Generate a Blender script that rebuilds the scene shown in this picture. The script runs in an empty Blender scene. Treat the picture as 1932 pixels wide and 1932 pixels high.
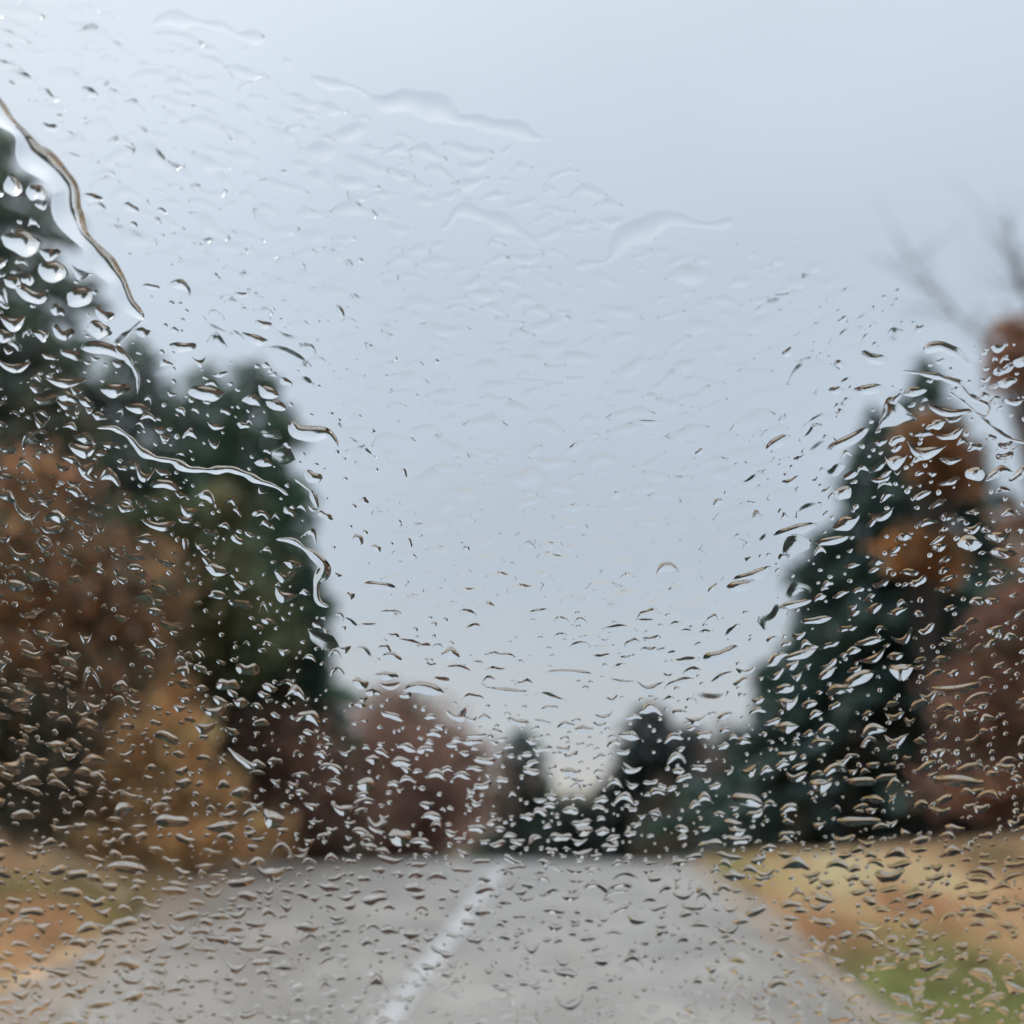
import bpy, math, random
import numpy as np
from mathutils import Vector, Euler

rng = np.random.default_rng(11)
random.seed(11)
scene = bpy.context.scene
C = scene.collection
R = math.radians

# ------------------------------------------------------------------ camera
SLOPE = 0.08                       # the road climbs 8 % up to a crest
CAM = Vector((0.0, 0.0, 2.06))
PITCH, YAW = R(12.7), R(-0.7)
cam_d = bpy.data.cameras.new('camera')
cam = bpy.data.objects.new('camera', cam_d)
C.objects.link(cam)
cam.location = CAM
cam.rotation_euler = (R(90) + PITCH, 0, YAW)
cam_d.sensor_width = 36
cam_d.lens = 43.5
cam_d.clip_start = 0.02
cam_d.clip_end = 9000
cam_d.dof.use_dof = True
cam_d.dof.focus_distance = 0.60
cam_d.dof.aperture_fstop = 4.6
scene.camera = cam

# ------------------------------------------------------------------ sky, sun, exposure
SUN_EL, SUN_AZ = R(42), R(-48)     # behind the cloud, ahead and to the left
w = bpy.data.worlds.new('World'); scene.world = w; w.use_nodes = True
nt = w.node_tree; nt.nodes.clear()
def wn(t, **k):
    n = nt.nodes.new(t)
    for a, b in k.items(): setattr(n, a, b)
    return n
out = wn('ShaderNodeOutputWorld'); bg = wn('ShaderNodeBackground')
sky = wn('ShaderNodeTexSky', sky_type='NISHITA', sun_disc=False)
sky.sun_elevation = SUN_EL; sky.sun_rotation = SUN_AZ; sky.air_density = 1.0; sky.dust_density = 4.0; sky.ozone_density = 1.0
tc = wn('ShaderNodeTexCoord'); sep = wn('ShaderNodeSeparateXYZ')
nt.links.new(tc.outputs['Generated'], sep.inputs[0])
ramp = wn('ShaderNodeValToRGB')                      # overcast layer: paler and brighter towards the zenith
cr = ramp.color_ramp
cr.elements[0].position = 0.0; cr.elements[0].color = (0.70, 0.68, 0.64, 1)
cr.elements[1].position = 1.0; cr.elements[1].color = (1.62, 1.65, 1.70, 1)
for p_, c_ in ((0.035, (0.60, 0.63, 0.665)), (0.17, (0.535, 0.612, 0.70)), (0.40, (0.585, 0.675, 0.78)), (0.60, (0.75, 0.835, 0.935))):
    e = cr.elements.new(p_); e.color = (*c_, 1)
nt.links.new(sep.outputs['Z'], ramp.inputs[0])
noi = wn('ShaderNodeTexNoise'); noi.inputs['Scale'].default_value = 2.2; noi.inputs['Detail'].default_value = 3
nt.links.new(tc.outputs['Generated'], noi.inputs['Vector'])
mr = wn('ShaderNodeMapRange'); mr.inputs['From Min'].default_value = 0.3; mr.inputs['From Max'].default_value = 0.7
mr.inputs['To Min'].default_value = 0.94; mr.inputs['To Max'].default_value = 1.07
nt.links.new(noi.outputs['Fac'], mr.inputs[0])
sc_ = wn('ShaderNodeVectorMath', operation='SCALE')
nt.links.new(ramp.outputs[0], sc_.inputs[0]); nt.links.new(mr.outputs[0], sc_.inputs['Scale'])
s10 = wn('ShaderNodeVectorMath', operation='SCALE'); s10.inputs['Scale'].default_value = 10.0
nt.links.new(sc_.outputs[0], s10.inputs[0])
mix = wn('ShaderNodeMix', data_type='RGBA'); mix.inputs['Factor'].default_value = 0.885
nt.links.new(sky.outputs[0], mix.inputs['A']); nt.links.new(s10.outputs[0], mix.inputs['B'])
nt.links.new(mix.outputs['Result'], bg.inputs['Color'])
bg.inputs['Strength'].default_value = 0.1
nt.links.new(bg.outputs[0], out.inputs[0])

sun_d = bpy.data.lights.new('sun', 'SUN'); sun = bpy.data.objects.new('sun', sun_d); C.objects.link(sun)
sun_d.energy = 1.3; sun_d.angle = R(25); sun_d.color = (1, 0.97, 0.93)
sdir = Vector((math.cos(SUN_EL) * math.sin(SUN_AZ), math.cos(SUN_EL) * math.cos(SUN_AZ), math.sin(SUN_EL)))
sun.rotation_euler = sdir.to_track_quat('Z', 'Y').to_euler()

vs = scene.view_settings
vs.view_transform = 'Standard'; vs.look = 'None'; vs.exposure = 0; vs.gamma = 1; vs.use_curve_mapping = False
scene.render.engine = 'CYCLES'
scene.cycles.use_denoising = True
scene.cycles.max_bounces = 14; scene.cycles.transmission_bounces = 12; scene.cycles.transparent_max_bounces = 12
scene.cycles.diffuse_bounces = 2; scene.cycles.glossy_bounces = 4
scene.cycles.caustics_refractive = True

# ------------------------------------------------------------------ helpers
CM = Euler((R(90) + PITCH, 0, YAW)).to_matrix()
F = 966 / (18 / 43.5)              # focal length in photo pixels (1932 wide)
def ray(px, py):
    return (CM @ Vector(((px - 966) / F, (966 - py) / F, -1))).normalized()
def at(px, py, y):
    d = ray(px, py); return CAM + d * (y / d.y)

def tag(o, label=None, cat=None, group=None, kind=None):
    if label: o['label'] = label
    if cat: o['category'] = cat
    if group: o['group'] = group
    if kind: o['kind'] = kind
    return o
def mesh_np(name, v, f, mat=None, parent=None, smooth=False, col=None):
    v = np.asarray(v, np.float32).reshape(-1, 3); f = np.asarray(f, np.int32)
    me = bpy.data.meshes.new(name)
    n, k = f.shape
    me.vertices.add(len(v)); me.vertices.foreach_set('co', v.ravel())
    me.loops.add(n * k); me.loops.foreach_set('vertex_index', f.ravel())
    me.polygons.add(n); me.polygons.foreach_set('loop_start', np.arange(n, dtype=np.int32) * k)
    me.polygons.foreach_set('loop_total', np.full(n, k, np.int32))
    if smooth: me.polygons.foreach_set('use_smooth', np.ones(n, bool))
    if col is not None:
        a = me.attributes.new('tone', 'FLOAT_COLOR', 'POINT')
        c = np.ones((len(v), 4), np.float32); c[:, :3] = np.asarray(col, np.float32).reshape(-1, 3)
        a.data.foreach_set('color', c.ravel())
    me.update(calc_edges=True); me.validate()
    o = bpy.data.objects.new(name, me); C.objects.link(o)
    if mat: me.materials.append(mat)
    if parent: o.parent = parent
    return o
def empty(name, loc):
    o = bpy.data.objects.new(name, None); C.objects.link(o); o.location = loc
    o.empty_display_size = 0.1
    return o
def mat(name, color=(.5, .5, .5), rough=.7, spec=.5):
    m = bpy.data.materials.new(name); m.use_nodes = True
    b = m.node_tree.nodes['Principled BSDF']
    b.inputs['Base Color'].default_value = (*color, 1); b.inputs['Roughness'].default_value = rough
    b.inputs['Specular IOR Level'].default_value = spec
    return m, m.node_tree, b
def node(t, ty, **k):
    n = t.nodes.new(ty)
    for a, b in k.items():
        if a in n.inputs: n.inputs[a].default_value = b
        else: setattr(n, a, b)
    return n
def noise_color(m3, stops, scale, detail=4, coord='Object', bump=0.0, bscale=None):
    m, t, b = m3
    tcn = node(t, 'ShaderNodeTexCoord')
    n = node(t, 'ShaderNodeTexNoise', Scale=scale, Detail=detail)
    t.links.new(tcn.outputs[coord], n.inputs['Vector'])
    r = node(t, 'ShaderNodeValToRGB')
    r.color_ramp.elements[0].position = stops[0][0]; r.color_ramp.elements[0].color = (*stops[0][1], 1)
    r.color_ramp.elements[1].position = stops[-1][0]; r.color_ramp.elements[1].color = (*stops[-1][1], 1)
    for p, c in stops[1:-1]:
        e = r.color_ramp.elements.new(p); e.color = (*c, 1)
    t.links.new(n.outputs['Fac'], r.inputs[0]); t.links.new(r.outputs[0], b.inputs['Base Color'])
    if bump:
        n2 = node(t, 'ShaderNodeTexNoise', Scale=bscale or scale * 10, Detail=3)
        t.links.new(tcn.outputs[coord], n2.inputs['Vector'])
        bp = node(t, 'ShaderNodeBump', Strength=bump, Distance=0.02)
        t.links.new(n2.outputs['Fac'], bp.inputs['Height']); t.links.new(bp.outputs[0], b.inputs['Normal'])
    return m
def tone_mat(name, rough=.6, spec=.35, trans=0.0):
    """colour of each leaf or blade comes from its own 'tone'"""
    m, t, b = mat(name, rough=rough, spec=spec)
    a = node(t, 'ShaderNodeAttribute', attribute_name='tone')
    t.links.new(a.outputs['Color'], b.inputs['Base Color'])
    if trans:
        tr = node(t, 'ShaderNodeBsdfTranslucent'); t.links.new(a.outputs['Color'], tr.inputs['Color'])
        mx = node(t, 'ShaderNodeMixShader'); mx.inputs[0].default_value = trans
        o = t.nodes['Material Output']
        t.links.new(b.outputs[0], mx.inputs[1]); t.links.new(tr.outputs[0], mx.inputs[2]); t.links.new(mx.outputs[0], o.inputs['Surface'])
    return m

M_NEEDLE = tone_mat('spruce_needles', .45, .55, .25)
M_LEAF = tone_mat('autumn_leaves', .5, .35, .38)
M_GRASS = tone_mat('grass_blades', .55, .3, .2)
M_BARK = noise_color(mat('wet_bark', rough=.6), [(.3, (.018, .014, .011)), (.7, (.075, .06, .048))], 9, bump=.5)
M_TWIG = noise_color(mat('grey_twigs', rough=.6), [(.3, (.10, .09, .09)), (.7, (.2, .18, .175))], 7)

# ------------------------------------------------------------------ ground
def base_z(y):
    y = np.asarray(y, float); k = 5.0; c = 15.7
    # climbs at SLOPE, rolls over a crest near y = 14 and runs down, levelling out far away
    down = np.logaddexp(0, (y - c) * k / 4) * 4 / k
    z = SLOPE * y - (SLOPE + 0.065) * down
    flat = np.logaddexp(0, (y - 95) / 12) * 12
    return z + 0.065 * flat
def gz(x, y):
    x = np.asarray(x, float); y = np.asarray(y, float)
    z = base_z(y)
    l = np.clip(-3.0 - x, 0, 14); r = np.clip(x - 2.55, 0, 14)
    z = z + 0.13 * l + 0.055 * r - 0.05 * np.exp(-((l - .5) / .4) ** 2) * (l > 0) - 0.05 * np.exp(-((r - .5) / .4) ** 2) * (r > 0)
    z = z + (0.05 * np.sin(x * 1.3 + y * .7) + 0.04 * np.sin(x * .6 - y * 1.9 + 1)) * np.clip((l + r) / 1.5, 0, 1)
    hill = 10 * np.exp(-((np.hypot(x + 150, (y - 520) * .7)) / 170) ** 2) + 9 * np.exp(-((np.hypot(x - 260, (y - 560) * .7)) / 180) ** 2)
    return z + hill * np.clip((y - 90) / 120, 0, 1)
def road_x(y):                      # sideways drift of the carriageway's middle
    y = np.asarray(y, float)
    return -0.23 + 0.0 * y + 0.004 * np.clip(y - 14, 0, 60) ** 2

def tri_patch(dx, dy, r, a):        # smooth spot weight
    return np.exp(-(dx * dx + (dy * a) ** 2) / (r * r))
STRAW, STRAW2, GREEN, MUD, RUST, OLIVE = map(np.array, [(.62, .42, .265), (.47, .315, .195), (.215, .225, .085), (.23, .155, .11), (.40, .245, .135), (.27, .2, .11)])
GX = [tuple(at(*p)) for p in []]
def on_ground(px, py):
    """where the sight line through a photo point meets the near slope"""
    d = ray(px, py); t = CAM.z / (SLOPE * d.y - d.z) if SLOPE * d.y - d.z > 1e-4 else 60
    p = CAM + d * t; return p.x, p.y
spots = [  # colour patches of the verges, each given at a place that the photograph shows
    (GREEN, on_ground(1760, 1820), .55, .35), (GREEN, on_ground(1860, 1890), .55, .4), (GREEN, on_ground(1420, 1640), .7, .4), (GREEN, on_ground(1560, 1930), .35, .4),
    (MUD, on_ground(1480, 1800), .42, .35), (MUD, on_ground(1640, 1900), .3, .3), (MUD, on_ground(1560, 1850), .25, .3), (RUST, on_ground(1870, 1720), .9, .5),
    (GREEN * .9, on_ground(150, 1745), .5, .4), (GREEN * .9, on_ground(10, 1720), .5, .4), (STRAW2, on_ground(60, 1660), .8, .4), (OLIVE, on_ground(330, 1660), .9, .6), (RUST, on_ground(60, 1770), .5, .5),
    (RUST * 1.2, on_ground(30, 1850), .5, .5), (STRAW * 1.1, on_ground(1640, 1670), 1.0, .4), (RUST * .95, on_ground(1720, 1730), .3, .3), (OLIVE, on_ground(1880, 1650), .6, .4), (RUST, on_ground(1560, 1760), .3, .3), (GREEN, on_ground(1700, 1880), .3, .3), (STRAW, on_ground(90, 1860), .4, .5)]
def ground_col(x, y):
    n = .5 + .5 * np.sin(x * 2.1 + np.sin(y * 1.3) * 2) * np.sin(y * 1.7 + np.sin(x * 1.9) * 1.5)
    right = (x > 0)[:, None]
    c = np.where(right, STRAW[None] * n[:, None] + STRAW2[None] * (1 - n[:, None]), OLIVE[None] * n[:, None] + RUST[None] * .75 * (1 - n[:, None]))
    far_ = np.clip((y - 24) / 20, 0, 1)[:, None]; c = c * (1 - far_) + np.array([[.19, .17, .11]]) * far_
    for col, (sx, sy), r, a in spots:
        wgt = np.clip(tri_patch(x - sx, y - sy, r, a) * 1.3, 0, 1)[:, None]
        c = c * (1 - wgt) + col[None] * wgt
    return c
def axis(lo, hi, step, far, g=1.35):
    a = list(np.arange(lo, hi, step)); s = step
    while a[-1] < far: s *= g; a.append(a[-1] + s)
    s = step
    while a[0] > -far: s *= g; a.insert(0, a[0] - s)
    return np.array(a)
gx = axis(-12, 12, .2, 4000); gy = axis(-2, 34, .25, 4000)
X, Y = np.meshgrid(gx, gy); Z = gz(X, Y)
Z = np.where(np.abs(X - road_x(Y)) < 2.62, Z - .04, Z) - 0.004
def grid_faces(ny, nx):
    i = np.arange(ny - 1)[:, None] * nx + np.arange(nx - 1)[None]; i = i.ravel()
    return np.stack([i, i + 1, i + nx + 1, i + nx], 1)
m3 = mat('wet_verge_soil', rough=.75, spec=.3); m, t, b = m3
a = node(t, 'ShaderNodeAttribute', attribute_name='tone')
tcn = node(t, 'ShaderNodeTexCoord'); n1 = node(t, 'ShaderNodeTexNoise', Scale=3.0, Detail=6)
t.links.new(tcn.outputs['Object'], n1.inputs['Vector'])
mrn = node(t, 'ShaderNodeMapRange'); mrn.inputs['From Min'].default_value = .3; mrn.inputs['From Max'].default_value = .7
mrn.inputs['To Min'].default_value = .5; mrn.inputs['To Max'].default_value = 1.35
t.links.new(n1.outputs['Fac'], mrn.inputs[0])
vm = node(t, 'ShaderNodeVectorMath', operation='SCALE'); t.links.new(a.outputs['Color'], vm.inputs[0]); t.links.new(mrn.outputs[0], vm.inputs['Scale'])
t.links.new(vm.outputs[0], b.inputs['Base Color'])
g = mesh_np('ground', np.stack([X, Y, Z], -1).reshape(-1, 3), grid_faces(len(gy), len(gx)), m, smooth=True, col=ground_col(X.ravel(), Y.ravel()))
tag(g, kind='structure')

# road: wet asphalt with crumbling edges
m3 = mat('wet_asphalt', rough=.42, spec=.5); m, t, b = m3
noise_color(m3, [(.28, (.19, .172, .152)), (.42, (.295, .27, .242)), (.55, (.345, .318, .285)), (.7, (.43, .395, .355))], 1.3, 10, bump=.35, bscale=70)
tcn = node(t, 'ShaderNodeTexCoord'); n1 = node(t, 'ShaderNodeTexNoise', Scale=.8, Detail=4)
mp = node(t, 'ShaderNodeMapping'); mp.inputs['Scale'].default_value = (1.6, .25, 1)
t.links.new(tcn.outputs['Object'], mp.inputs[0]); t.links.new(mp.outputs[0], n1.inputs['Vector'])
mrn = node(t, 'ShaderNodeMapRange'); mrn.inputs['From Min'].default_value = .35; mrn.inputs['From Max'].default_value = .65
mrn.inputs['To Min'].default_value = .3; mrn.inputs['To Max'].default_value = .55
t.links.new(n1.outputs['Fac'], mrn.inputs[0]); t.links.new(mrn.outputs[0], b.inputs['Roughness'])
ry = np.concatenate([np.arange(-6, 26, .12), np.arange(26, 120, 1.5)]); nxr = 25
cols = []
for k in range(nxr):
    s = -1 + 2 * k / (nxr - 1)
    wob = (0.10 * np.sin(ry * 1.5 + s) + .06 * np.sin(ry * 3.7 + 2 * s) + .03 * np.sin(ry * 9 + s) - .05) * (abs(s) > .98)
    cols.append(road_x(ry) + s * (2.7 + wob))
RX = np.stack(cols, 1); RY = np.repeat(ry[:, None], nxr, 1)
RZ = base_z(RY) - .03 * ((RX - road_x(RY)) / 2.7) ** 2 + .006
road = mesh_np('road', np.stack([RX, RY, RZ], -1).reshape(-1, 3), grid_faces(len(ry), nxr), m, smooth=True); tag(road, kind='structure')
# gravel shoulders between asphalt and grass
m_gr = noise_color(mat('wet_gravel', rough=.6), [(.3, (.20, .14, .10)), (.5, (.31, .25, .20)), (.7, (.38, .32, .26))], 2.2, 9, bump=.5, bscale=60)
for s, wd in ((-1, .6), (1, .3)):
    k = 6; cols = []
    for q in range(k):
        f_ = q / (k - 1); wob = .16 * np.sin(ry * 1.1 + s) + .1 * np.sin(ry * 2.9 + 2) + .05 * np.sin(ry * 7)
        cols.append(road_x(ry) + s * (2.55 + f_ * (wd + wob * (q == k - 1))))
    SX = np.stack(cols, 1); SY = np.repeat(ry[:, None], k, 1); SZ = np.maximum(gz(SX, SY), base_z(SY) - .06) - .006 + .008
    SZ[:, 0] -= .03; SZ[:, -1] = gz(SX[:, -1], SY[:, -1]) - .035; SZ[:, -2] = gz(SX[:, -2], SY[:, -2]) + .006
    sh = mesh_np('gravel_shoulder', np.stack([SX, SY, SZ], -1).reshape(-1, 3), grid_faces(len(ry), k), m_gr, smooth=True); tag(sh, kind='structure')
# worn white centre line
ly = np.arange(-6, 40, .15)
lx = np.interp(ly, [-6, 2, 7.7, 8.0, 11, 14.3, 40], [-1.35, -1.1, -.74, -.70, -.36, -.02, 2.2])
cols = [lx - .085 + .008 * np.sin(ly * 7), lx, lx + .085 + .008 * np.sin(ly * 9 + 1)]
LX = np.stack(cols, 1); LY = np.repeat(ly[:, None], 3, 1); LZ = base_z(LY) - .03 * ((LX - road_x(LY)) / 2.7) ** 2 + .0115
m_line = noise_color(mat('worn_road_paint', rough=.4), [(.34, (.34, .325, .31)), (.52, (.54, .53, .525)), (.74, (.74, .74, .75))], 5, 9)
mesh_np('centre_line', np.stack([LX, LY, LZ], -1).reshape(-1, 3), grid_faces(len(ly), 3), m_line, road, smooth=True)

# ------------------------------------------------------------------ grass (uncountable)
def blades(name, n, xr, yr, hgt, label, keep=None, bright=1.0):
    x = rng.uniform(*xr, n); y = rng.uniform(*yr, n) 
    dx = x - road_x(y); ok = (dx < -3.15 + .1 * np.sin(y * 1.7)) | (dx > 2.85 + .1 * np.sin(y * 1.7))
    if keep is not None: ok &= keep(x, y)
    x, y = x[ok], y[ok]; n = len(x)
    tuft = .75 + .5 * np.sin(x * 5.3 + 2 * np.sin(y * 3.1)) * np.sin(y * 4.1 + 2 * np.sin(x * 2.7)) + .25 * np.sin(x * 11 + y * 3)
    c = ground_col(x, y) * rng.uniform(.7, 1.35, (n, 1)) * bright * (.75 + .5 * tuft)[:, None]
    h = hgt * rng.uniform(.45, 1.3, n) * (.6 + .8 * rng.random(n)); ang = rng.uniform(0, 2 * np.pi, n); wd = .006 + .008 * rng.random(n)
    lean = rng.normal(0, .45, (n, 2)) * h[:, None]
    z = gz(x, y) - .01
    p0 = np.stack([x - wd * np.cos(ang), y - wd * np.sin(ang), z], 1); p1 = np.stack([x + wd * np.cos(ang), y + wd * np.sin(ang), z], 1)
    p2 = np.stack([x + lean[:, 0], y + lean[:, 1], z + h], 1)
    v = np.stack([p0, p1, p2], 1).reshape(-1, 3)
    o = mesh_np(name, v, np.arange(3 * n).reshape(-1, 3), M_GRASS, col=np.repeat(np.clip(c * 1.45, 0, .88), 3, 0))
    tag(o, label, 'grass', kind='stuff')
blades('verge_grass', 210000, (2.4, 9), (-1, 17), .10, 'straw and green grass on the verge right of the road')
blades('verge_grass', 170000, (-9.5, -3), (-1, 17), .10, 'olive and rust grass on the verge left of the road')

# ------------------------------------------------------------------ trees
def tube(paths):
    """paths: list of (points k x 3, radii k) -> verts, quads"""
    V, Fc, o = [], [], 0; s = 7
    for P, rr in paths:
        P = np.asarray(P, float); k = len(P)
        T = np.gradient(P, axis=0); T /= np.linalg.norm(T, axis=1)[:, None] + 1e-9
        up = np.where(np.abs(T[:, 2:3]) > .9, [[1., 0, 0]], [[0, 0, 1.]])
        A = np.cross(T, up); A /= np.linalg.norm(A, axis=1)[:, None] + 1e-9; B = np.cross(T, A)
        th = np.arange(s) / s * 2 * np.pi
        ring = P[:, None] + np.asarray(rr)[:, None, None] * (np.cos(th)[None, :, None] * A[:, None] + np.sin(th)[None, :, None] * B[:, None])
        V.append(ring.reshape(-1, 3))
        i = (np.arange(k - 1)[:, None] * s + np.arange(s)[None]); j = (np.arange(k - 1)[:, None] * s + (np.arange(s)[None] + 1) % s)
        Fc.append(np.stack([i, j, j + s, i + s], -1).reshape(-1, 4) + o); o += k * s
    return np.concatenate(V), np.concatenate(Fc)
def cards(P, size, aspect=1.0, dirs=None):
    """small leaf faces (bent rhombs) at points P"""
    n = len(P); d = rng.normal(size=(n, 3)) if dirs is None else dirs + rng.normal(0, .35, (n, 3))
    d /= np.linalg.norm(d, axis=1)[:, None] + 1e-9
    q = np.cross(d, rng.normal(size=(n, 3))); q /= np.linalg.norm(q, axis=1)[:, None] + 1e-9
    s = (size * rng.uniform(.6, 1.35, n))[:, None]
    v = np.stack([P - d * s * .5, P + q * s * .5 * aspect, P + d * s * .5, P - q * s * .5 * aspect], 1)
    return v.reshape(-1, 3), np.arange(4 * n).reshape(-1, 4)

def spruce(tip, D, half_px, label, dense=1.0, tone=(.030, .048, .036), name='spruce_tree', bare=.04, group=None, power=.85):
    p = at(tip[0], tip[1], D); x, y = p.x, p.y; z0 = float(gz(x, y)) - .05; H = p.z - z0
    Rm = half_px / F * D
    t = empty(name, (x, y, z0)); tag(t, label, 'tree', group)
    zz = np.linspace(0, H * .99, 12)
    v, f = tube([(np.stack([.05 * np.sin(zz), .05 * np.cos(zz * .7), zz], 1), .02 + .018 * H * (1 - zz / H))])
    mesh_np('trunk', v, f, M_BARK, t, smooth=True)
    nb = int((70 + 16 * H) * dense); P, Dr, Sh = [], [], []
    for i in range(nb):
        u = bare + (1 - bare) * (i / nb) ** .9; z = u * H
        r = (Rm * (1 - u) ** power + .12) * rng.uniform(.62, 1.15); a = i * 2.39996 + rng.normal(0, .3)
        m_ = max(8, int(46 * min(r, 3.2) / 1.2)); s = np.sqrt(rng.random(m_))
        droop = -.28 * s * s * r + .1 * s * s * s * r + .22 * (u > .8) * s * r
        wv = rng.normal(0, .16, m_) * (1.1 - s) * r + rng.normal(0, .05, m_)
        P.append(np.stack([np.cos(a) * s * r - np.sin(a) * wv, np.sin(a) * s * r + np.cos(a) * wv, z + droop + rng.normal(0, .06, m_)], 1))
        Dr.append(np.repeat([[np.cos(a), np.sin(a), -.35]], m_, 0)); Sh.append(np.full(m_, rng.uniform(.65, 1.4)))
    tp = np.stack([np.zeros(14), np.zeros(14), np.linspace(H * .93, H * 1.0, 14)], 1) + rng.normal(0, .04, (14, 3))
    P.append(tp); Dr.append(np.repeat([[0, 0, 1.]], 14, 0)); Sh.append(np.ones(14))
    P = np.concatenate(P); Dr = np.concatenate(Dr); Sh = np.concatenate(Sh)
    v, f = cards(P, (.3 + .008 * H) * (1.1 - .6 * np.clip(P[:, 2] / H, 0, 1) ** 2), .42, Dr)
    c = 2.0 * np.array(tone)[None] * (Sh * rng.uniform(.75, 1.3, len(P)))[:, None] * (1 + rng.normal(0, .08, (len(P), 3)))
    mesh_np('crown', v, f, M_NEEDLE, t, col=np.repeat(np.clip(c, .004, 1), 4, 0))
    return t

def broadleaf(lobes, D, trunk_px, label, tones, leaves=9000, size=.13, name='autumn_tree', twigs=(), cat='tree', group=None, depth=.8, spread=1.0, trunk_r=None):
    """lobes: (px, py, rx, ry) foliage masses of the crown as the photograph shows them; twigs: photo polylines of bare boughs"""
    bx = at(trunk_px, 1500, D); x, y = bx.x, bx.y; z0 = float(gz(x, y)) - .05
    t = empty(name, (x, y, z0)); tag(t, label, cat, group); org = np.array([x, y, z0])
    cs = []
    for px, py, rx, ry in lobes:
        q = at(px, py, D); cs.append((np.array(q) - org, rx / F * D, ry / F * D))
    top = max(c[0][2] for c in cs); H = max(top, .6)
    tr = trunk_r or (.03 + .02 * H)
    paths = []
    zz = np.linspace(0, H * .85, 8)
    tx = np.mean([c[0][0] for c in cs]) * .5
    spine = np.stack([tx * (zz / H) ** 1.5 + .04 * np.sin(zz * 2), .05 * np.cos(zz), zz], 1)
    paths.append((spine, tr * (1 - .75 * zz / (H * .85))))
    P, Sh, Ti = [], [], []
    tot = sum(c[1] * c[2] for c in cs)
    for c, rx, ry in cs:
        nl = int(leaves * rx * ry / tot); nc = max(6, int(nl / 70))
        dd = rng.normal(size=(nc, 3)); dd /= np.linalg.norm(dd, axis=1)[:, None]; rad = rng.random(nc)[:, None] ** .42 * .92
        cen = c + dd * rad * np.array([rx, rx * depth, ry])
        for e_ in cen[: min(nc, 9)]:                       # boughs run from the trunk into the clumps
            k = np.clip(e_[2] * rng.uniform(.35, .7), .1, H * .8); i0 = np.array([np.interp(k, zz, spine[:, 0]), np.interp(k, zz, spine[:, 1]), k])
            s = np.linspace(0, 1, 6)[:, None]; mid = i0 + (e_ - i0) * s + np.array([0, 0, 1.]) * np.sin(s * np.pi) * .08 * np.linalg.norm(e_ - i0) + rng.normal(0, .02, (6, 3)) * s
            paths.append((mid, tr * .42 * (1 - .85 * s[:, 0])))
        per = max(4, nl // nc); sg = .30 * min(rx, ry) * spread
        for q in cen:
            m_ = rng.normal(0, 1, (per, 3)) * sg * np.array([1.15, 1, .8]) * rng.uniform(.55, 1.1)
            P.append(q + m_); Sh.append(np.full(per, rng.uniform(.45, 1.7))); Ti.append(np.where(rng.random(per) < .75, rng.integers(0, len(tones)), rng.integers(0, len(tones), per)))
    for tw in twigs:
        pts = np.array([np.array(at(a_, b_, D)) - org for a_, b_, *_ in tw['p']])
        s = np.linspace(0, 1, 14); k = np.linspace(0, 1, len(pts)); pp = np.stack([np.interp(s, k, pts[:, i]) for i in range(3)], 1) + rng.normal(0, .01, (14, 3))
        pp[:, 1] += np.linspace(0, tw.get('dy', 0), 14)
        paths.append((pp, np.linspace(tw['r'], tw['r'] * .25, 14)))
        for j in range(tw.get('n', 0)):
            i = rng.integers(2, 14); L = tw['r'] * rng.uniform(14, 42); dr = pp[min(i, 13)] - pp[i - 1]; dr /= np.linalg.norm(dr) + 1e-9
            dr = dr + rng.normal(0, .55, 3); dr /= np.linalg.norm(dr); s2 = np.linspace(0, 1, 5)[:, None]
            paths.append((pp[i] + dr * L * s2 + np.array([0, 0, .15 * L]) * s2 ** 2, tw['r'] * .35 * (1 - .8 * s2[:, 0])))
    v, f = tube(paths)
    mesh_np('trunk', v, f, M_TWIG if twigs else M_BARK, t, smooth=True)
    P = np.concatenate(P); Sh = np.concatenate(Sh)
    v, f = cards(P, size, .7)
    tn = np.array(tones)[np.concatenate(Ti)]
    c = 1.25 * tn * (Sh * rng.uniform(.7, 1.3, len(P)))[:, None]
    mesh_np('crown', v, f, M_LEAF, t, col=np.repeat(np.clip(c, .004, 1), 4, 0))
    return t

BROWN = [(.42, .22, .125), (.28, .165, .105), (.50, .25, .115), (.22, .15, .105), (.46, .26, .15)]
MAROON = [(.27, .15, .115), (.32, .18, .14), (.22, .14, .115)]
ORANGE = [(.44, .20, .07), (.36, .17, .065), (.28, .15, .075)]
OLIVES = [(.21, .185, .085), (.16, .165, .08), (.28, .2, .095)]
DARKB = [(.10, .088, .062), (.13, .095, .065), (.075, .085, .06)]
OCHRE = [(.62, .40, .17), (.54, .37, .16), (.42, .34, .14), (.64, .36, .16)]
PALE = [(.28, .19, .15), (.33, .24, .19), (.24, .16, .125)]

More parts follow.
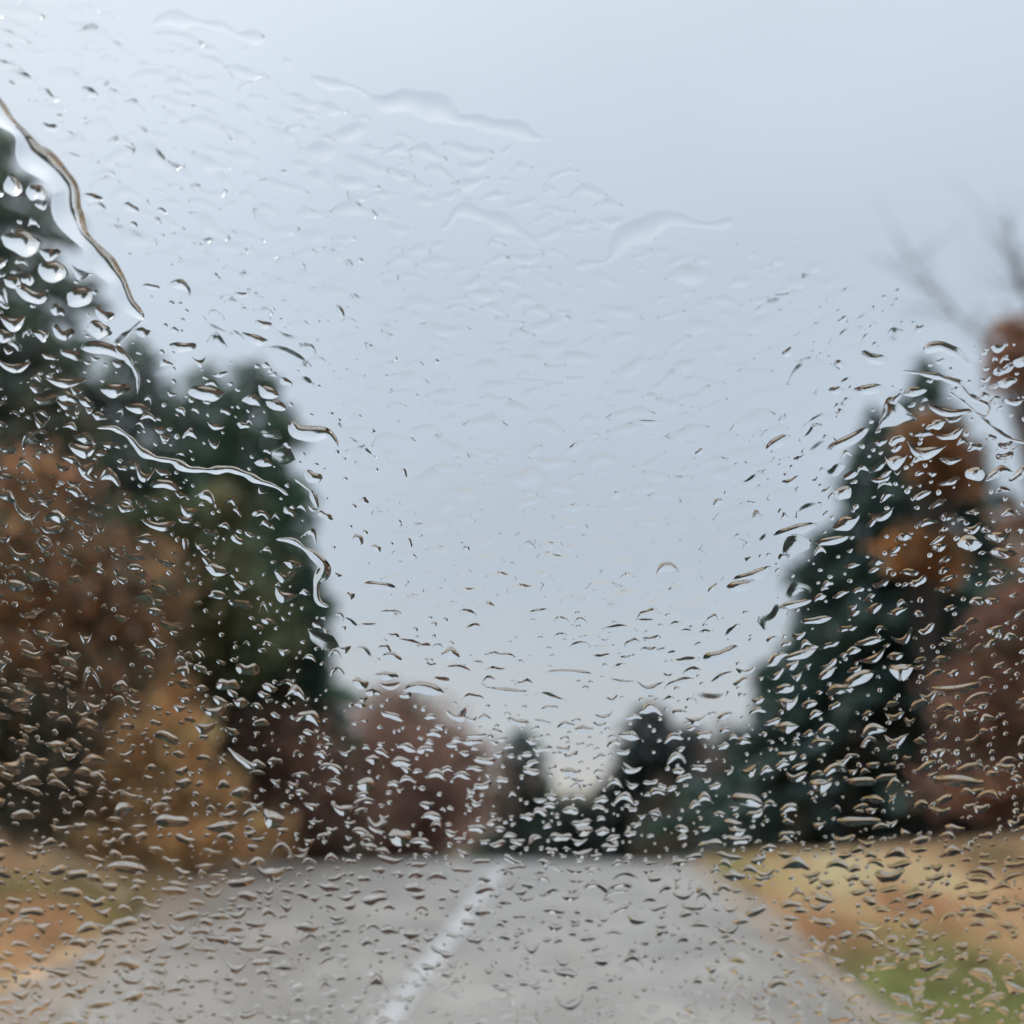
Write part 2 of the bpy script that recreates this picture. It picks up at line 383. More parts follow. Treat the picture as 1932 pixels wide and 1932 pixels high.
# left side
spruce((-40, 205), 23, 720, 'tall grey-green conifer cut by the left edge, highest crown in the picture', 1.15, (.10, .125, .105), power=.74)
spruce((262, 640), 25, 300, 'grey-green conifer showing its tip between the tallest left conifer and its right neighbour', 1.1, (.085, .115, .09), power=.66)
spruce((392, 690), 23, 250, 'dark green conifer with its blunt tip just left of the broadest left conifer', 1.1, (.07, .105, .075), power=.62)
spruce((478, 685), 21, 225, 'broad dark green conifer whose right edge bounds the sky on the left', 1.25, (.058, .095, .066), power=.55)
spruce((105, 700), 20, 260, 'brown-tinged conifer rising behind the rust-brown left tree', 1.1, (.085, .09, .062), power=.6)
spruce((565, 1060), 18.5, 110, 'small blackish conifer at the foot of the left tree group, nearest the sky gap', 1.1, (.03, .052, .038), power=.5)
broadleaf([(30, 1060, 150, 150), (140, 1170, 150, 130), (10, 1260, 150, 140), (230, 1120, 90, 90), (70, 940, 80, 70), (190, 1290, 110, 80)], 15.5, 60, 'rust-brown autumn tree filling the left edge below the conifers', BROWN + [(.12, .14, .09), (.10, .12, .085), (.2, .17, .09)], 14000, .14, spread=1.35)
broadleaf([(370, 1080, 110, 110), (330, 1220, 110, 100), (460, 1200, 80, 100), (290, 1010, 70, 70), (400, 960, 60, 60)], 17.5, 385, 'olive-green tree in front of the broad left conifer', [(.16, .17, .085), (.12, .15, .08), (.21, .18, .09), (.10, .14, .085)], 9500, .13, 'olive_tree', spread=1.25)
broadleaf([(70, 1440, 140, 130), (110, 1560, 150, 110), (20, 1350, 100, 90)], 14.8, 80, 'dark brown-green thicket low at the left edge above the verge', DARKB, 9000, .11, 'dark_bush', cat='bush')
broadleaf([(330, 1320, 36, 60), (270, 1400, 50, 60), (360, 1400, 40, 50), (230, 1490, 60, 60), (330, 1500, 55, 55), (420, 1480, 36, 50), (200, 1580, 80, 50), (310, 1590, 80, 45), (470, 1590, 110, 34), (390, 1560, 60, 40)], 14.6, 320, 'young ochre larch standing by the left verge', [(.64, .38, .18), (.58, .36, .18), (.50, .33, .17), (.66, .37, .18), (.34, .24, .14)], 7500, .09, 'larch_tree', spread=1.6)
broadleaf([(500, 1440, 120, 110), (470, 1550, 110, 80), (610, 1510, 110, 110)], 17.6, 520, 'dark maroon bush right of the ochre larch', [(.2, .12, .09), (.24, .14, .105), (.15, .105, .08)], 8000, .12, 'maroon_bush', cat='bush')
broadleaf([(700, 1470, 130, 130), (640, 1400, 80, 80), (800, 1540, 130, 90)], 25, 720, 'reddish-brown bush at the road crest, left of the centre line', MAROON, 8500, .14, 'maroon_bush', cat='bush')
broadleaf([(800, 1400, 95, 85), (740, 1350, 60, 55), (870, 1470, 70, 80)], 44, 800, 'pale pinkish-brown tree rising behind the reddish bushes', PALE, 5000, .24, 'pale_tree', spread=1.15)
# far middle
spruce((985, 1375), 46, 95, 'small far conifer left of the bright gap above the road', 1.1, (.045, .066, .056), power=.6)
spruce((1085, 1505), 40, 90, 'lowest dark conifer under the bright gap at the road crest', 1.1, (.02, .03, .024), power=.5)
spruce((1225, 1330), 38, 130, 'black-green conifer right of the bright gap above the road', 1.2, (.012, .019, .018), power=.55)
spruce((1300, 1370), 42, 110, 'far dark conifer just behind the one right of the bright gap', 1.1, (.016, .022, .022), power=.55)
broadleaf([(1385, 1470, 60, 100), (1370, 1560, 70, 60)], 27, 1385, 'grey-brown bush between the far conifers and the big right conifer', [(.17, .125, .1), (.2, .14, .11), (.12, .09, .075)], 5000, .13, 'brown_bush', cat='bush')
# right side
spruce((1742, 680), 21.5, 400, 'tall pointed dark conifer right of the road', 1.25, (.05, .082, .066), power=1.0)
spruce((1650, 775), 20, 470, 'blue-black conifer left of the tall pointed one, bounding the sky on the right', 1.35, (.042, .07, .06), power=1.0)
broadleaf([(1765, 845, 72, 62), (1790, 900, 50, 50), (1745, 1050, 62, 58)], 17.5, 1765, 'orange-brown autumn tree in front of the tall pointed conifer', ORANGE + [(.10, .07, .035)], 5500, .12)
broadleaf([(1910, 1190, 70, 80), (1850, 1290, 60, 70), (1915, 1350, 100, 130), (1860, 1480, 95, 80)], 16.5, 1890, 'maroon-brown leafy bush at the right edge above the straw verge', MAROON + [(.34, .17, .09), (.13, .12, .08)], 9500, .12, 'brown_bush', cat='bush', spread=1.3)
broadleaf([(1935, 640, 62, 90), (1890, 700, 48, 44), (1995, 760, 80, 110), (1985, 1000, 70, 100)], 15, 2040, 'tall half-bare tree at the right edge with rusty leaf clumps', [(.30, .17, .115), (.36, .18, .085), (.24, .165, .135)], 4200, .11,
    twigs=[dict(p=[(2040, 1000), (1960, 760), (1880, 660), (1810, 600), (1720, 490)], r=.028, n=40), dict(p=[(2040, 900), (1960, 640), (1930, 540), (1900, 410)], r=.028, n=40), dict(p=[(2020, 1100), (1930, 980), (1850, 880)], r=.02, n=30)])
# brushwood that closes the view between the trunks: one mass nobody could count
def brush(name, label, strips, tones, n, size):
    P = []
    for (x0, x1, y0, y1, h) in strips:
        k = int(n / len(strips)); x = rng.uniform(x0, x1, k); y = rng.uniform(y0, y1, k)
        hh = h * (.6 + .4 * np.sin(x * 1.1 + 1) * np.sin(x * .43 + y)); P.append(np.stack([x, y, gz(x, y) + rng.random(k) ** .8 * hh], 1))
    P = np.concatenate(P); v, f = cards(P, size, .7)
    c = np.array(tones)[rng.integers(0, len(tones), len(P))] * rng.uniform(.6, 1.4, (len(P), 1))
    tag(mesh_np(name, v, f, M_LEAF, col=np.repeat(c, 4, 0)), label, 'brushwood', kind='stuff')
brush('brushwood', 'dark tangled brushwood behind the left trees and bushes', [(-11, -3.5, 19, 24, 2.6), (-8, -1.2, 26, 34, 1.9)], DARKB + MAROON, 26000, .17)
brush('brushwood', 'dark tangled brushwood behind the right conifers', [(4.2, 12, 18, 23, 2.2), (3.5, 8, 26, 34, 2.0)], DARKB + [(.05, .03, .022)], 20000, .17)

# pale kerb strip across the left verge
ka, kb = on_ground(-60, 1600), on_ground(245, 1722)
s = np.linspace(0, 1, 24); kx = ka[0] + (kb[0] - ka[0]) * s + .08 * np.sin(s * 3); ky = ka[1] + (kb[1] - ka[1]) * s
dxy = np.array([kb[0] - ka[0], kb[1] - ka[1]]); dxy /= np.linalg.norm(dxy); nx_, ny_ = -dxy[1], dxy[0]
prof = [(-.06, -.05), (-.06, .075), (-.045, .09), (.045, .09), (.06, .075), (.06, -.05)]
V = np.array([[[kx[i] + nx_ * o_, ky[i] + ny_ * o_, float(gz(kx[i], ky[i])) + h_ + .02] for o_, h_ in prof] for i in range(24)])
f = grid_faces(24, 6)
M_KERB = noise_color(mat('weathered_concrete', rough=.7), [(.3, (.24, .17, .09)), (.7, (.42, .31, .17))], 8, 5, bump=.3)
tag(mesh_np('kerb', V.reshape(-1, 3), f, M_KERB), 'low tan kerb crossing the grassy left verge towards the road', 'kerb')

# ------------------------------------------------------------------ windscreen
ALPHA = R(52)
W0 = CAM + ray(966, 966) * 0.60
UX = Vector((math.cos(YAW), math.sin(YAW), 0)); VY0 = Vector((math.sin(YAW), -math.cos(YAW), 0))
UV_V = (VY0 * math.cos(ALPHA) + Vector((0, 0, 1)) * math.sin(ALPHA)).normalized()      # up along the glass
UV_N = UX.cross(UV_V).normalized()
if UV_N.y < 0: UV_N = -UV_N
CURVE = .10
def G(u, v, h=0.0):
    """point of the outer face of the glass, h metres proud of it"""
    u = np.asarray(u, float); v = np.asarray(v, float); h = np.asarray(h, float)
    k = h - CURVE * u * u - .05 * v * v
    return np.array(W0) + u[..., None] * np.array(UX) + v[..., None] * np.array(UV_V) + k[..., None] * np.array(UV_N)
def glass_uv(px, py):
    d = np.array(ray(px, py)); o = np.array(CAM) - np.array(W0); n = np.array(UV_N); u = v = 0.0
    for _ in range(5):
        off = -CURVE * u * u - .05 * v * v
        t_ = (off - o @ n) / (d @ n); p = o + d * t_; u, v = p @ np.array(UX), p @ np.array(UV_V)
    return u, v, t_
PW, PV0, PV1 = .72, -.52, .46
ws = empty('windscreen', tuple(G(np.array(0.), np.array(PV0))))
tag(ws, 'clear rain-spattered windscreen that the whole view is seen through', 'windscreen')
WO = np.array(ws.location)
uu = np.linspace(-PW, PW, 49); vv = np.linspace(PV0, PV1, 33); U, V_ = np.meshgrid(uu, vv)
outer = G(U, V_, -.0002) - WO; inner = G(U, V_, -.0052) - WO
fo = grid_faces(33, 49); n0 = 33 * 49
rim = np.concatenate([np.arange(49), np.arange(1, 33) * 49 + 48, (32 * 49 + np.arange(47, -1, -1)), np.arange(31, 0, -1) * 49])
rf = np.stack([rim, np.roll(rim, -1), np.roll(rim, -1) + n0, rim + n0], 1)
mg = bpy.data.materials.new('laminated_glass'); mg.use_nodes = True; t = mg.node_tree; t.nodes.clear()
o_ = node(t, 'ShaderNodeOutputMaterial'); tr = node(t, 'ShaderNodeBsdfTransparent'); tr.inputs['Color'].default_value = (.972, .978, .976, 1)
t.links.new(tr.outputs[0], o_.inputs['Surface'])
mesh_np('pane', np.concatenate([outer.reshape(-1, 3), inner.reshape(-1, 3)]), np.concatenate([fo, fo[:, ::-1] + n0, rf]), mg, ws, smooth=True)
M_RUB = mat('black_rubber', (.015, .015, .016), .6)[0]
ed = np.concatenate([np.stack([uu, np.full(49, PV0)], 1), np.stack([np.full(32, PW), vv[1:]], 1), np.stack([uu[::-1][1:], np.full(48, PV1)], 1), np.stack([np.full(32, -PW), vv[::-1][1:]], 1)])
pth = G(ed[:, 0], ed[:, 1], -.0027) - WO
v, f = tube([(pth, np.full(len(pth), .012))])
mesh_np('seal', v, f, M_RUB, ws, smooth=True)

# ------------------------------------------------------------------ water on the glass
mw = bpy.data.materials.new('rain_water'); mw.use_nodes = True; t = mw.node_tree; t.nodes.clear()
o_ = node(t, 'ShaderNodeOutputMaterial'); gl = node(t, 'ShaderNodeBsdfGlass', IOR=1.333, Roughness=0.0); gl.inputs['Color'].default_value = (1, 1, 1, 1)
t.links.new(gl.outputs[0], o_.inputs['Surface'])

def drop_geo(px, py, L, Hh, tilt, bend=0, theta=.8, wob=.12, soft=1.0, na=17, nc=9, skew=0.0):
    """one drop: L x Hh photo pixels, tilted (degrees, clockwise as seen), its spine bent; theta = slope at the rim. Returns verts, quads."""
    u0, v0, d = glass_uv(px, py); s = d / F
    fore = max(.35, abs(float(np.dot(np.array(ray(px, py)), np.array(UV_N)))))
    a, b_ = L * .5 * s, Hh * .5 * s
    tt = np.sin(np.linspace(-np.pi / 2, np.pi / 2, na)); ss = np.sin(np.linspace(-np.pi / 2, np.pi / 2, nc))
    T, S = np.meshgrid(tt, ss, indexing='ij')
    ph = rng.uniform(0, 6.28, 4)
    mod = 1 + wob * (np.sin(2.3 * T * 1.5 + ph[0]) + .7 * np.sin(5.1 * T + ph[1])) + skew * T
    x = a * T * (1 + .10 * wob * 5 * np.sin(ph[3] + 2 * S))
    w_ = b_ * np.sqrt(np.clip(1 - T * T, 0, 1)) * mod
    y = S * w_ + bend * a * (T * T - .35) + wob * b_ * 1.2 * np.sin(3.0 * T + ph[2])
    q = np.clip(1 - T * T, 0, 1) * (1 - S * S)         # soft = 1: a bead with a sharp rim; 2: a swell of the wet film that runs out smoothly
    r2 = 1 / (2 * soft - 1); steep = 2 * soft * math.sqrt(r2) * (1 - r2) ** (soft - 1) if soft > 1 else 2.0
    h = theta / steep * min(a, b_) * q ** soft * mod
    ct, st = math.cos(-R(tilt)), math.sin(-R(tilt))
    u = u0 + x * ct - y * st; v = v0 + (x * st + y * ct) / fore
    top = G(u, v, h + .00012); bot = G(u, v, np.full_like(u, .00012))
    fq = grid_faces(na, nc)
    return np.concatenate([top.reshape(-1, 3), bot.reshape(-1, 3)]), np.concatenate([fq, fq[:, ::-1] + na * nc])
def smooth_noise(n, k=9):
    a = rng.normal(0, 1, n + 6 * k); g_ = np.hanning(2 * k + 1); a = np.convolve(a, g_ / np.sqrt((g_ ** 2).sum()), 'same')
    return a[3 * k:3 * k + n]
def rivulet_geo(pts, width, theta=.7, wob=.25):
    P = np.array(pts, float); k = np.concatenate([[0], np.cumsum(np.linalg.norm(np.diff(P, axis=0), axis=1))])
    n = max(16, int(k[-1] / 5)); s = np.linspace(0, k[-1], n); C2 = np.stack([np.interp(s, k, P[:, i]) for i in range(2)], 1)
    for _ in range(3): C2[1:-1] = (C2[:-2] + 2 * C2[1:-1] + C2[2:]) / 4
    Q = np.array([glass_uv(*c)[:2] for c in C2]); dd = glass_uv(*C2[n // 2])[2] / F
    T = np.gradient(Q, axis=0); T /= np.linalg.norm(T, axis=1)[:, None]; N = np.stack([-T[:, 1], T[:, 0]], 1)
    e_ = np.linspace(0, 1, n); cap = np.sqrt(np.clip(1 - np.abs(2 * e_ - 1) ** 3, 0, 1)); ph = rng.uniform(0, 6, 3)
    rag = smooth_noise(n); Q = Q + N * (smooth_noise(n) * (.16 if width < 40 else .07) * width * dd)[:, None]
    wv = .5 * width * dd * cap * np.clip(1 + (.28 if width < 40 else .10) * rag + wob * np.sin(s / width * 1.1 + ph[0]) + wob * .7 * np.sin(s / width * 2.3 + ph[1]), .35, 1.7)
    nc = 9; ss = np.sin(np.linspace(-np.pi / 2, np.pi / 2, nc))
    uv = Q[:, None] + N[:, None] * (ss[None, :, None] * wv[:, None, None])
    h = theta / 1.5 * wv[:, None] * (1 - ss[None] ** 2) ** 1.5
    top = G(uv[..., 0], uv[..., 1], h + .00012); bot = G(uv[..., 0], uv[..., 1], np.full_like(h, .00012))
    fq = grid_faces(n, nc)
    return np.concatenate([top.reshape(-1, 3), bot.reshape(-1, 3)]), np.concatenate([fq, fq[:, ::-1] + n * nc])
def put(name, vf, label=None, cat=None, group=None, kind=None):
    v, f = vf; c = v.mean(0)
    if (np.cross(v[f[0, 1]] - v[f[0, 0]], v[f[0, 2]] - v[f[0, 0]]) @ np.array(UV_N)) < 0 and False: f = f[:, ::-1]
    o = mesh_np(name, v - c, f, mw, smooth=True); o.location = c
    return tag(o, label, cat, group, kind)

taken = []        # (x, y, half length, half height)
def reserve(pts, r):
    for x, y in pts: taken.append((x, y, r, r))
rivs = [
    ([(-60, 150), (-25, 190), (10, 228), (38, 252), (58, 290), (98, 328), (124, 362), (126, 402), (150, 445), (190, 486), (224, 532), (240, 570), (268, 604)], 44, 1.15, 'long thick water rivulet running down beside the leftmost conifer'),
    ([(268, 606), (236, 628), (212, 650), (240, 676), (258, 706), (262, 745)], 9, .7, 'thin curling trickle below the long left rivulet'),
    ([(182, 808), (215, 806), (246, 824), (268, 850), (300, 866), (330, 868), (356, 886), (392, 890), (430, 888), (470, 900), (512, 916), (545, 934)], 13, .9, 'wavy horizontal water trickle across the broad left conifer'),
    ([(520, 1018), (560, 1022), (590, 1040), (612, 1072), (596, 1100), (604, 1136), (622, 1144)], 17, .85, 'bent water trickle on the right rim of the left trees'),
    ([(545, 796), (556, 818), (585, 820), (615, 816), (640, 842)], 24, .9, 'S-shaped water streak against the sky right of the left trees'),
    ([(1742, 652), (1775, 652), (1805, 668), (1830, 694)], 24, .8, 'arched water streak above the tip of the tall right conifer'),
    ([(1700, 700), (1760, 708), (1812, 722), (1832, 752), (1868, 768), (1862, 788), (1838, 778)], 8, .8, 'thin jagged water trickle right of the tall conifer tip'),
    ([(1790, 740), (1830, 764), (1862, 798), (1900, 826), (1945, 836)], 8, .8, 'thin slanting trickle leading to the right edge'),
    ([(585, 148), (650, 165), (700, 172), (745, 190), (790, 198), (835, 210), (868, 236), (920, 248), (975, 246), (1045, 264)], 34, .42, 'pale wavy water ridge high in the sky above the middle of the view'),
    ([(830, 432), (868, 402), (892, 408), (930, 414), (968, 432), (1012, 470)], 26, .42, 'pale arched water ridge in the upper middle sky'),
    ([(1085, 505), (1140, 490), (1180, 448), (1230, 420), (1300, 424), (1385, 418)], 30, .42, 'pale rising water ridge in the sky right of the middle'),
    ([(285, 40), (330, 30), (390, 48), (450, 66), (500, 72)], 28, .4, 'pale water ridge close to the top edge at left'),
    ([(430, 1410), (452, 1432), (480, 1450)], 12, .9, 'short slanting trickle on the dark maroon bush'),
    ([(555, 905), (590, 925), (600, 960)], 10, .8, 'short hooked trickle at the right rim of the broad conifer'),
]
for pts, wd, th, lab in rivs:
    put('water_rivulet', rivulet_geo(pts, wd, th), lab, 'rivulet', 'rivulets on the windscreen')
    for i in range(len(pts) - 1):
        for f_ in (0, .5): reserve([(pts[i][0] * (1 - f_) + pts[i + 1][0] * f_, pts[i][1] * (1 - f_) + pts[i + 1][1] * f_)], wd * .8)

# drops that the photograph shows singly: x, y, length, height, tilt, bend, rim slope
hand = [
    (170, 175, 34, 20, 30, .2, .8), (93, 240, 32, 17, 10, .1, .8), (112, 219, 14, 8, 0, 0, .7), (712, 355, 22, 12, 25, 0, .8), (680, 492, 18, 11, 20, 0, .8), (341, 541, 48, 24, 28, -.5, .9), (285, 541, 36, 12, 6, 0, .8),
    (455, 556, 30, 12, 0, .2, .8), (642, 590, 34, 17, 70, .1, .9), (497, 612, 36, 18, 8, .2, .9), (247, 392, 34, 18, 20, 0, .8), (305, 398, 20, 12, 20, 0, .8), (175, 373, 40, 18, 12, 0, .8), (535, 325, 22, 10, 10, 0, .7),
    (823, 682, 13, 12, 0, 0, .8), (762, 893, 24, 14, 80, 0, .9), (675, 1018, 26, 24, 20, 0, .9), (710, 1035, 22, 18, 40, 0, .9), (773, 1025, 22, 12, 85, 0, .9), (880, 1035, 14, 14, 0, 0, .9), (715, 1107, 80, 22, 3, -.15, .7),
    (1083, 845, 52, 20, -28, .1, .75), (1222, 797, 84, 14, -2, .05, .7), (1468, 835, 58, 28, -30, .1, .9), (1320, 853, 24, 14, -35, 0, .9), (1355, 948, 24, 18, -20, 0, .9), (1427, 972, 24, 18, 70, 0, .9), (1492, 908, 38, 18, -18, .3, .9),
    (1258, 1073, 50, 26, -10, -.5, .9), (1398, 1105, 60, 28, -15, .2, .95), (1345, 1110, 26, 14, -50, 0, .9), (1585, 687, 26, 17, 5, 0, .9), (1650, 675, 62, 24, 18, .15, .95), (1487, 665, 30, 20, -32, 0, .9), (1590, 603, 24, 12, -28, 0, .9), (1630, 640, 26, 10, -65, 0, .9),
    (1577, 737, 32, 19, 0, 0, .9), (1640, 735, 64, 24, -3, .1, .95), (1600, 830, 90, 26, -28, .1, .9), (1075, 1270, 96, 18, 2, 0, .8), (960, 1305, 84, 20, 6, .05, .8), (850, 1235, 48, 34, 8, -.3, 1.0), (1015, 1155, 60, 16, -12, 0, .6),
    (40, 458, 92, 60, 5, .2, 1.0), (60, 556, 78, 36, 14, .3, 1.0), (24, 352, 44, 46, 0, 0, 1.0), (68, 364, 46, 40, 0, 0, 1.0), (100, 512, 70, 54, 10, 0, 1.0), (25, 608, 60, 34, 0, .5, 1.0), (150, 560, 70, 50, -30, 0, .9),
    (155, 848, 62, 36, 5, .6, 1.0), (388, 742, 92, 40, 2, .1, .9), (218, 735, 76, 36, 0, .1, .9), (260, 770, 50, 22, 5, 0, .9), (125, 720, 80, 20, 2, .2, .9), (25, 690, 70, 20, 8, .4, .9), (195, 660, 90, 30, 15, -.2, .8), (345, 655, 60, 24, 0, .2, .9), (480, 640, 60, 24, 15, .2, .9),
    (310, 915, 60, 22, 10, -.3, .9), (300, 990, 70, 20, 4, .3, .9), (350, 1025, 14, 30, 0, 0, .9), (505, 740, 46, 30, 30, .2, .9), (520, 765, 44, 24, 20, 0, .9), (590, 900, 40, 30, 20, 0, .9),
    (1690, 870, 54, 34, -5, .7, 1.0), (1745, 850, 80, 26, 6, .5, 1.0), (1590, 930, 44, 40, -30, .2, 1.0), (1790, 775, 90, 18, 6, .2, .9), (1840, 895, 50, 36, 10, 0, 1.0), (1700, 1265, 60, 40, -5, .6, 1.0), (1800, 1300, 110, 22, -6, .1, .9), (1830, 1025, 60, 40, 0, 0, .9), (1620, 1280, 80, 34, -25, .1, .9),
    (1560, 1270, 40, 20, -40, 0, .9), (1510, 1235, 70, 20, -18, .1, .9), (1360, 1235, 90, 36, -20, .1, .9), (1420, 1085, 80, 26, -20, .2, .9), (1500, 1000, 90, 26, -15, .1, .9), (1570, 1020, 70, 20, -12, 0, .9), (1540, 1170, 66, 16, -8, 0, .9), (1500, 1140, 70, 18, -14, 0, .9),
    (1810, 1475, 110, 24, 1, 0, .8), (1625, 1475, 60, 20, 2, 0, .8), (1620, 1550, 90, 20, 0, 0, .8), (1550, 1480, 60, 34, -10, .3, .9), (1410, 1510, 80, 34, 15, 0, .9), (1640, 1180 + 30, 60, 16, -10, 0, .9),
    (232, 1528, 50, 34, -20, 0, .9), (325, 1550, 72, 28, 0, 0, .85), (238, 1638, 100, 32, 4, -.1, .85), (420, 1560, 70, 22, -6, 0, .8), (515, 1545, 60, 44, 30, .2, .9), (455, 1665, 60, 20, -8, 0, .8), (755, 1580, 60, 44, -10, 0, .9), (690, 1480, 40, 30, 0, 0, .9), (800, 1300, 90, 30, 4, -.2, .8), (740, 1240, 44, 20, 10, -.2, .9), (680, 1290, 36, 26, 5, 0, .9), (730, 1275, 50, 20, 4, 0, .9),
]
drops = []
for x, y, L, H_, tl, bd, th in hand:
    k_ = .72 if H_ > 30 else .86; L, H_ = L * k_, H_ * k_ * .9
    drops.append((x, y, L, H_, tl, bd, th, .1, 1.5 if y < 1330 else 1.6)); taken.append((x, y, L * .5, H_ * .5))

def left_edge(y):    # rim of the left trees in the photo, used for how the rain has spread
    return np.interp(y, [200, 300, 650, 700, 950, 1250, 1400], [0, 60, 330, 520, 600, 640, 760])
def right_edge(y):
    return np.interp(y, [650, 700, 900, 1250, 1400], [1800, 1740, 1570, 1400, 1340])
def zone(x, y):
    """spacing density (per 100x100 px), length range, aspect range, tilt, rim slope range, bend for a place on the glass"""
    tilt = np.interp(x, [0, 500, 900, 1150, 1500, 1932], [14, 18, 2, -4, -24, -14]) * np.interp(y, [900, 1350, 1550], [1, .8, .15])
    if y > 1590:
        return 13.0, (12, 50), (.20, .40), tilt, (.28, .62), .35
    if y > 1330:
        return 11.5, (11, 46), (.26, .5), tilt, (.45, .9), .35
    if (abs(x - left_edge(y)) < 85 or (y > 650 and abs(x - right_edge(y)) < 85)) and y > 300 and rng.random() < .3: return 5.0, (34, 84), (.4, .75), tilt, (.12, .26), .2
    if x < left_edge(y):
        if y < 650: return 4.6, (14, 48), (.4, .75), 10, (.5, .95), .35
        return 8.6, (10, 44), (.26, .56), tilt, (.5, .95), .55
    if x > right_edge(y) and y > 650:
        return 9.2, (11, 50), (.24, .48), tilt, (.5, .95), .4
    # sky: thin film drops, none in the clear upper right
    if y < .40 * (x - 330) + 40 + 40 * math.sin(x / 90): return 0.012, (8, 14), (.5, .8), 0, (.3, .6), 0
    near = max(0, 1 - min(x - left_edge(y), right_edge(max(y, 650)) - x) / 130) if y > 420 else 0
    if y > 1150: return 7.0, (14, 64), (.18, .36), tilt, (.28, .6), .25
    if near > .25:
        if rng.random() < .4: return 5.0, (30, 74), (.45, .8), tilt, (.14, .28), .2
        return 4.9, (9, 30), (.4, .75), tilt * 1.2, (.45, .9), .35
    far = min(x - left_edge(y + 230), right_edge(max(y + 200, 650)) - x, 1330 - y)
    k_ = float(np.interp(far, [0, 150, 330], [0, .12, .36])) * float(np.interp(y, [250, 600], [.75, 1]))
    return 12.0, (18, 92), (.22, .44), tilt + rng.normal(0, 8), (.17 + k_ * .6, .27 + k_ * .8), .17
def fits(x, y, a, b):
    for X0, Y0, A, B in near_list(x, y):
        if abs(x - X0) < (a + A) * .95 and abs(y - Y0) < (b + B) * 1.02 and ((x - X0) / (a + A)) ** 2 + ((y - Y0) / (b + B)) ** 2 < .92: return False
    return True
cell = {}
def near_list(x, y):
    i, j = int(x // 70), int(y // 70)
    for p in (-1, 0, 1):
        for q in (-1, 0, 1):
            yield from cell.get((i + p, j + q), ())
def add(tk): cell.setdefault((int(tk[0] // 70), int(tk[1] // 70)), []).append(tk)
for tk in taken: add(tk)
for big in (True, False):
    for gy_ in range(-100, 2040, 50):
        for gx_ in range(-150, 2090, 50):
            D_ = zone(gx_ + 25, gy_ + 25)[0] * .25 * (.45 if big else .9)
            for _ in range(rng.poisson(D_)):
                x, y = gx_ + 50 * rng.random(), gy_ + 50 * rng.random()
                dz, (l0, l1), (a0, a1), tl, (t0, t1), bd = zone(x, y)
                q = rng.random(); L = l0 + (l1 - l0) * (.45 + .55 * q ** 1.6 if big else .45 * q)
                H_ = max(L * rng.uniform(a0, a1), 6)
                if not big: H_ = max(H_, L * .45)
                if fits(x, y, L / 2, H_ / 2):
                    drops.append((x, y, L, H_, tl + rng.normal(0, 9), rng.normal(0, bd), rng.uniform(t0, t1), .19 if dz == 12.0 else .17, 2.0 if dz in (5.0, 12.0) else rng.choice([1.25, 1.6, 2.0]))); add((x, y, L / 2, H_ / 2))
# the finest specks
for _ in range(5000):
    x, y = rng.uniform(-60, 1990), rng.uniform(150, 1990)
    Dn = zone(x, y)[0]
    if rng.random() < (.35 if Dn == 12.0 else Dn / 11):
        L = rng.uniform(4, 11); H_ = L * rng.uniform(.6, .95)
        if fits(x, y, L / 2 + 1, H_ / 2 + 1): drops.append((x, y, L, H_, rng.normal(0, 20), 0, rng.uniform(.5, .9) * (.45 if Dn == 12.0 else 1), .08, 1.2)); add((x, y, L / 2, H_ / 2))

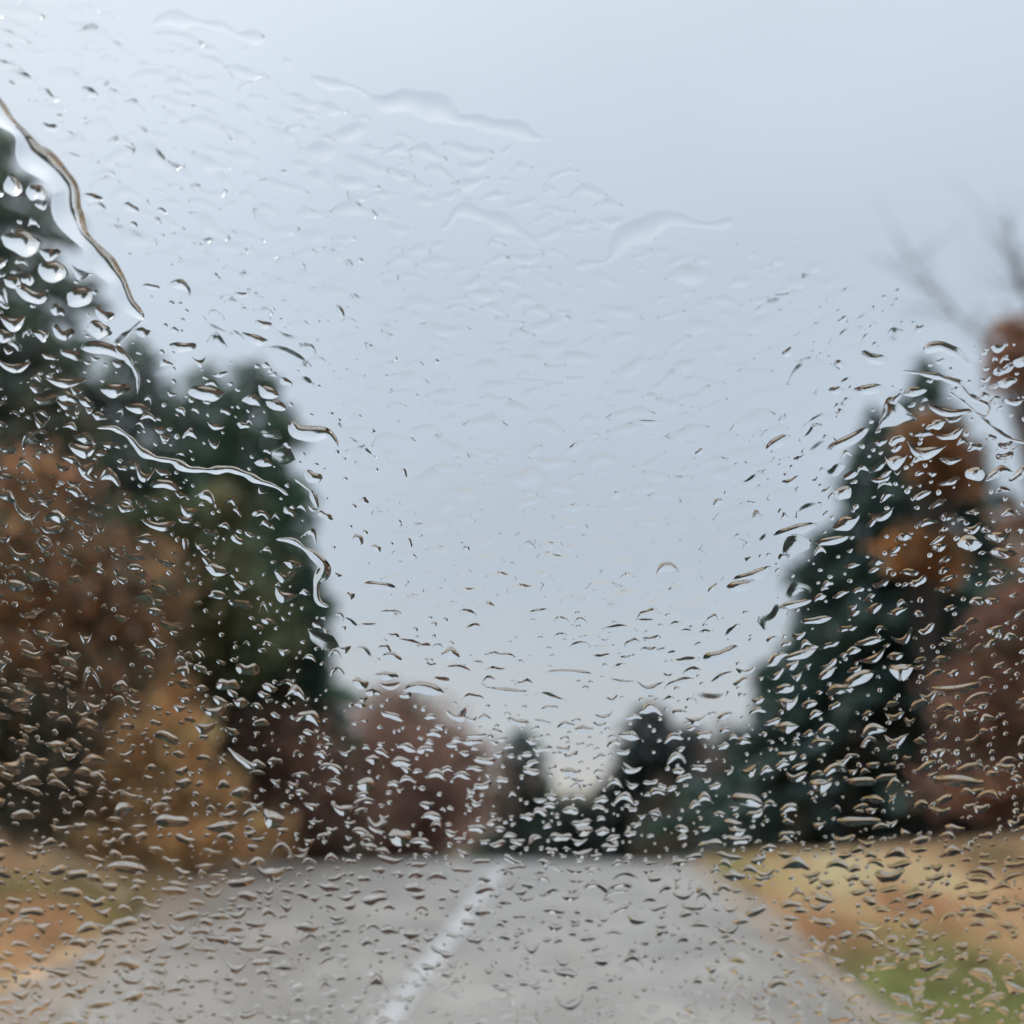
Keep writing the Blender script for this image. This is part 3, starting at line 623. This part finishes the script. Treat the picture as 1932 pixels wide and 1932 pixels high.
def place(x, y):
    """what stands behind this place of the glass, in words one can find in the picture"""
    if y > 1610:
        le, re_ = np.interp(y, [1620, 1932], [450, 20]), np.interp(y, [1620, 1932], [1370, 1700])
        if x < le: return 'in front of the left grass verge'
        if x > re_: return 'in front of the straw verge on the right'
        cl = np.interp(y, [1640, 1900], [935, 740])
        if abs(x - cl) < 60: return 'over the white centre line'
        return ('over far road ' if y < 1740 else 'over mid road ' if y < 1840 else 'over near road ') + ('left of the white line' if x < cl else 'right of the white line')
    if y > 1330:
        if x < 430: return 'over the ochre larch' if x > 170 else 'over the dark left thicket'
        if x < 640: return 'over the dark maroon bush'
        if x < 920: return 'over the reddish-brown bush at the crest'
        if x < 1170: return 'over the bright gap and far conifers'
        if x < 1350: return 'over the black-green far conifer'
        if x < 1480: return 'over the grey-brown bush'
        if x < 1760: return 'over the foot of the right conifers'
        return 'over the maroon-brown bush at the right edge'
    if x < left_edge(y):
        if y < 650: return 'over the tall grey-green left conifer'
        if y < 850: return 'over the upper part of the left trees'
        if x < 260: return 'over the rust-brown left tree'
        return 'over the broad left conifer' if y < 1080 else 'over the olive-green tree'
    if x > right_edge(y) and y > 650:
        if x > 1830: return 'over the half-bare tree at the right edge'
        if y < 880: return 'over the tip of the tall right conifer'
        return 'over the blue-black right conifer' if x < 1670 else 'over the orange-brown right tree'
    side = 'left' if x < 780 else 'right' if x > 1250 else 'middle'
    band = 'high' if y < 500 else 'midway up' if y < 900 else 'low'
    return 'against the %s %s sky' % ({'high': 'upper', 'midway up': 'central', 'low': 'lower'}[band], side)
drops = [d for d in drops]
inview = [d for d in drops if 4 < d[0] < 1928 and 4 < d[1] < 1928]
inview.sort(key=lambda d: -d[2] * d[3] * (1.0 if d[6] > .3 else .35))
single = inview[:300]; sid = set(map(id, single)); rest = [d for d in drops if id(d) not in sid]
by = {}
for d in single: by.setdefault(place(d[0], d[1]), []).append(d)
WORDS = 'leftmost second third fourth fifth sixth seventh eighth ninth tenth eleventh twelfth thirteenth fourteenth fifteenth sixteenth seventeenth eighteenth nineteenth twentieth'.split()
def NTH(k): return 'first' if k == 1 else WORDS[k - 1] if k <= 20 else '%dth' % k
def look(d):
    x, y, L, H_, tl, bd, th, wb, sf = d
    if H_ / L > .62: return 'rounded'
    if abs(tl) > 50: return 'upright'
    if bd < -.28: return 'arched'
    if bd > .28: return 'sagging'
    if tl > 13: return 'right-falling'
    if tl < -13: return 'right-rising'
    return 'thin' if H_ / L < .3 else 'flat'
for pl, ds in by.items():
    kinds = {}
    for d in ds: kinds.setdefault(look(d), []).append(d)
    for kd, dd in kinds.items():
        dd.sort(key=lambda d: -d[2] * d[3])
        for i, d in enumerate(dd):
            size = '' if len(dd) == 1 else 'largest ' if i == 0 else None
            if size is None:
                rank = 1 + sorted(dd, key=lambda q: (q[0], q[1])).index(d); lab = '%s from left of %s raindrops %s' % (NTH(rank), kd, pl)
            else: lab = '%s%s raindrop %s' % (size, kd, pl)
            put('raindrop', drop_geo(*d), lab, 'raindrop', 'raindrops ' + pl)
VV, FF, o = [], [], 0
for d in rest:
    v, f = drop_geo(*d, na=12, nc=7); VV.append(v); FF.append(f + o); o += len(v)
put('fine_raindrops', (np.concatenate(VV), np.concatenate(FF)), 'countless small raindrops strewn over the windscreen', 'raindrops', kind='stuff')
print('drops', len(drops), 'single', len(single))
